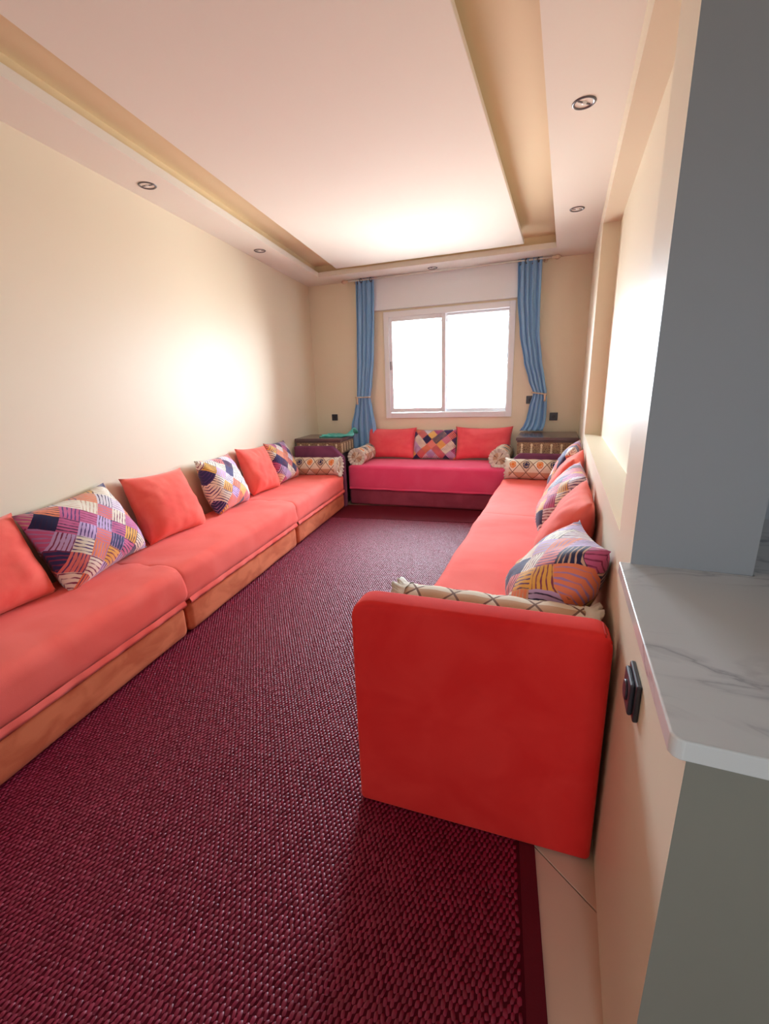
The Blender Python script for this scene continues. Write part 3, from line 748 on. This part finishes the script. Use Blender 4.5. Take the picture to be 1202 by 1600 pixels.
def tieback(x0, x1, z, label, dz=0):
    t = empty('curtain_tieback', (0, bw(0), 0), BR, label, 'tieback', 'beaded curtain tiebacks')
    xc, w = (x0+x1)/2/cB, (x1-x0)/2+.010
    pts = [(xc+w*math.cos(a), -.08+.050*math.sin(a), z+dz*math.cos(a)) for a in (2*math.pi*k/26 for k in range(27))]
    bm = bmesh.new(); add_tube(bm, pts, .005, 6, False); bm_obj('cord', bm, 'bead', t, True)
    me = None
    for k in range(13, 26):
        if me is None:
            bm = bmesh.new(); bmesh.ops.create_icosphere(bm, subdivisions=1, radius=.011); me = bpy.data.meshes.new('bead'); bm.to_mesh(me); bm.free()
        b_ = link('bead', me, 'bead', t); b_.location = pts[k]
    bm = bmesh.new(); add_lathe(bm, [(.001, 0), (.012, -.012), (.015, -.03), (.010, -.05), (.016, -.085), (.001, -.088)], 10)
    q = bm_obj('tassel', bm, 'bead', t, True); q.location = (xc-w*.55 if dz >= 0 else xc+w*.75, -.145, z)
tieback(-2.50, -2.315, 1.262, 'beaded tieback on the curtain behind the teal cloth chest')
tieback(-.345, -.205, 1.25, 'beaded tieback gathering the curtain above the bare-topped chest', -.012)
rod = empty('curtain_rod', (0, bw(0), 0), BR, 'thin curtain rod with gold finials just under the dropped ceiling', 'curtain rod')
bm = bmesh.new(); add_tube(bm, [(-2.53, -.10, 2.612), (-.23, -.10, 2.612)], .009, 12); bm_obj('pole', bm, 'paper', rod, True)
for sx, x in ((-1, -2.53), (1, -.23)):
    bm = bmesh.new(); add_lathe(bm, [(.009, 0), (.016, .008), (.010, .02), (.024, .042), (.024, .058), (.012, .08), (.003, .09)], 14, Matrix.Translation((x, -.10, 2.612)) @ Matrix.Rotation(R(90*sx), 4, 'Y'))
    bm_obj('finial', bm, 'bead', rod, True)
    bm = bmesh.new(); add_tube(bm, [(x-sx*.06, -.0, 2.612), (x-sx*.06, -.10, 2.612)], .007, 8); add_lathe(bm, [(.022, 0), (.022, .006), (.010, .01)], 14, Matrix.Translation((x-sx*.06, 0, 2.612)) @ Matrix.Rotation(R(90), 4, 'X'))
    bm_obj('bracket', bm, 'bead', rod, True)

# ------------------------------------------------------------------ rug (real woven relief)
RA = R(7.5)
rg = empty('woven_rug', (.036, .88, 0), RA, 'wine red woven rug covering the floor between the sofas', 'rug')    # local x<=0 across, y along
W, Y0, Y1, BB = 2.42, -1.25, 4.05, .55
box('backing', (-W, Y0, .0005), (0, Y1, .006), 'weaveb', rg)
box('border_band', (-.045, Y0, .006), (0, Y1, .0085), 'border', rg, .001)
box('border_band', (-W, Y1-BB, .006), (-.046, Y1, .0085), 'border', rg, .001)
px, py = .0160, .0138
ncol = int((W-.05)/px); nrow = int((Y1-BB-Y0)/py)
rng = np.random.default_rng(3)
ii, jj = np.meshgrid(np.arange(ncol), np.arange(nrow), indexing='ij')
cx_ = -.05 - (ii+.5+.5*(jj % 2)*1.0)*px + rng.normal(0, .0008, ii.shape); cy_ = Y0 + (jj+.5)*py + rng.normal(0, .0007, ii.shape)
k = (cx_ > -W+.01)
cx_, cy_ = cx_[k], cy_[k]
wx_ = .0050*(1+rng.normal(0, .10, cx_.shape)); wy_ = .0100*(1+rng.normal(0, .10, cx_.shape)); hz = .0042*(1+rng.normal(0, .18, cx_.shape)); sl = rng.normal(0.10, .12, cx_.shape)
gu = np.array([-1, 0, 1.]); gv = np.array([-1, -.45, .45, 1.])
U, Vv = np.meshgrid(gu, gv, indexing='ij'); U = U.ravel(); Vv = Vv.ravel()
H = np.where(np.abs(U) < .5, 1.0, .25)*np.where(np.abs(Vv) < .9, 1.0, .05)
VX = cx_[:, None] + wx_[:, None]*U*(1-.35*Vv**2) + sl[:, None]*wy_[:, None]*Vv; VY = cy_[:, None] + wy_[:, None]*Vv*.95; VZ = .0055 + hz[:, None]*H
co = np.stack([VX, VY, VZ], -1).reshape(-1, 3)
loc = []
for a in range(2):
    for b in range(3): loc.append((a*4+b, (a+1)*4+b, (a+1)*4+b+1, a*4+b+1))
loc = np.array(loc); nn = len(cx_)
fc = (loc[None] + 12*np.arange(nn)[:, None, None]).reshape(-1, 4)
me = bpy.data.meshes.new('weave'); me.vertices.add(len(co)); me.vertices.foreach_set('co', co.ravel())
me.loops.add(fc.size); me.loops.foreach_set('vertex_index', fc.ravel().astype(np.int32))
me.polygons.add(len(fc)); me.polygons.foreach_set('loop_start', np.arange(0, fc.size, 4, dtype=np.int32)); me.polygons.foreach_set('loop_total', np.full(len(fc), 4, dtype=np.int32))
me.polygons.foreach_set('use_smooth', np.ones(len(fc), dtype=bool)); me.update(calc_edges=True); me.validate()
wv = link('weave', me, 'weave', rg); wv['kind'] = 'stuff'
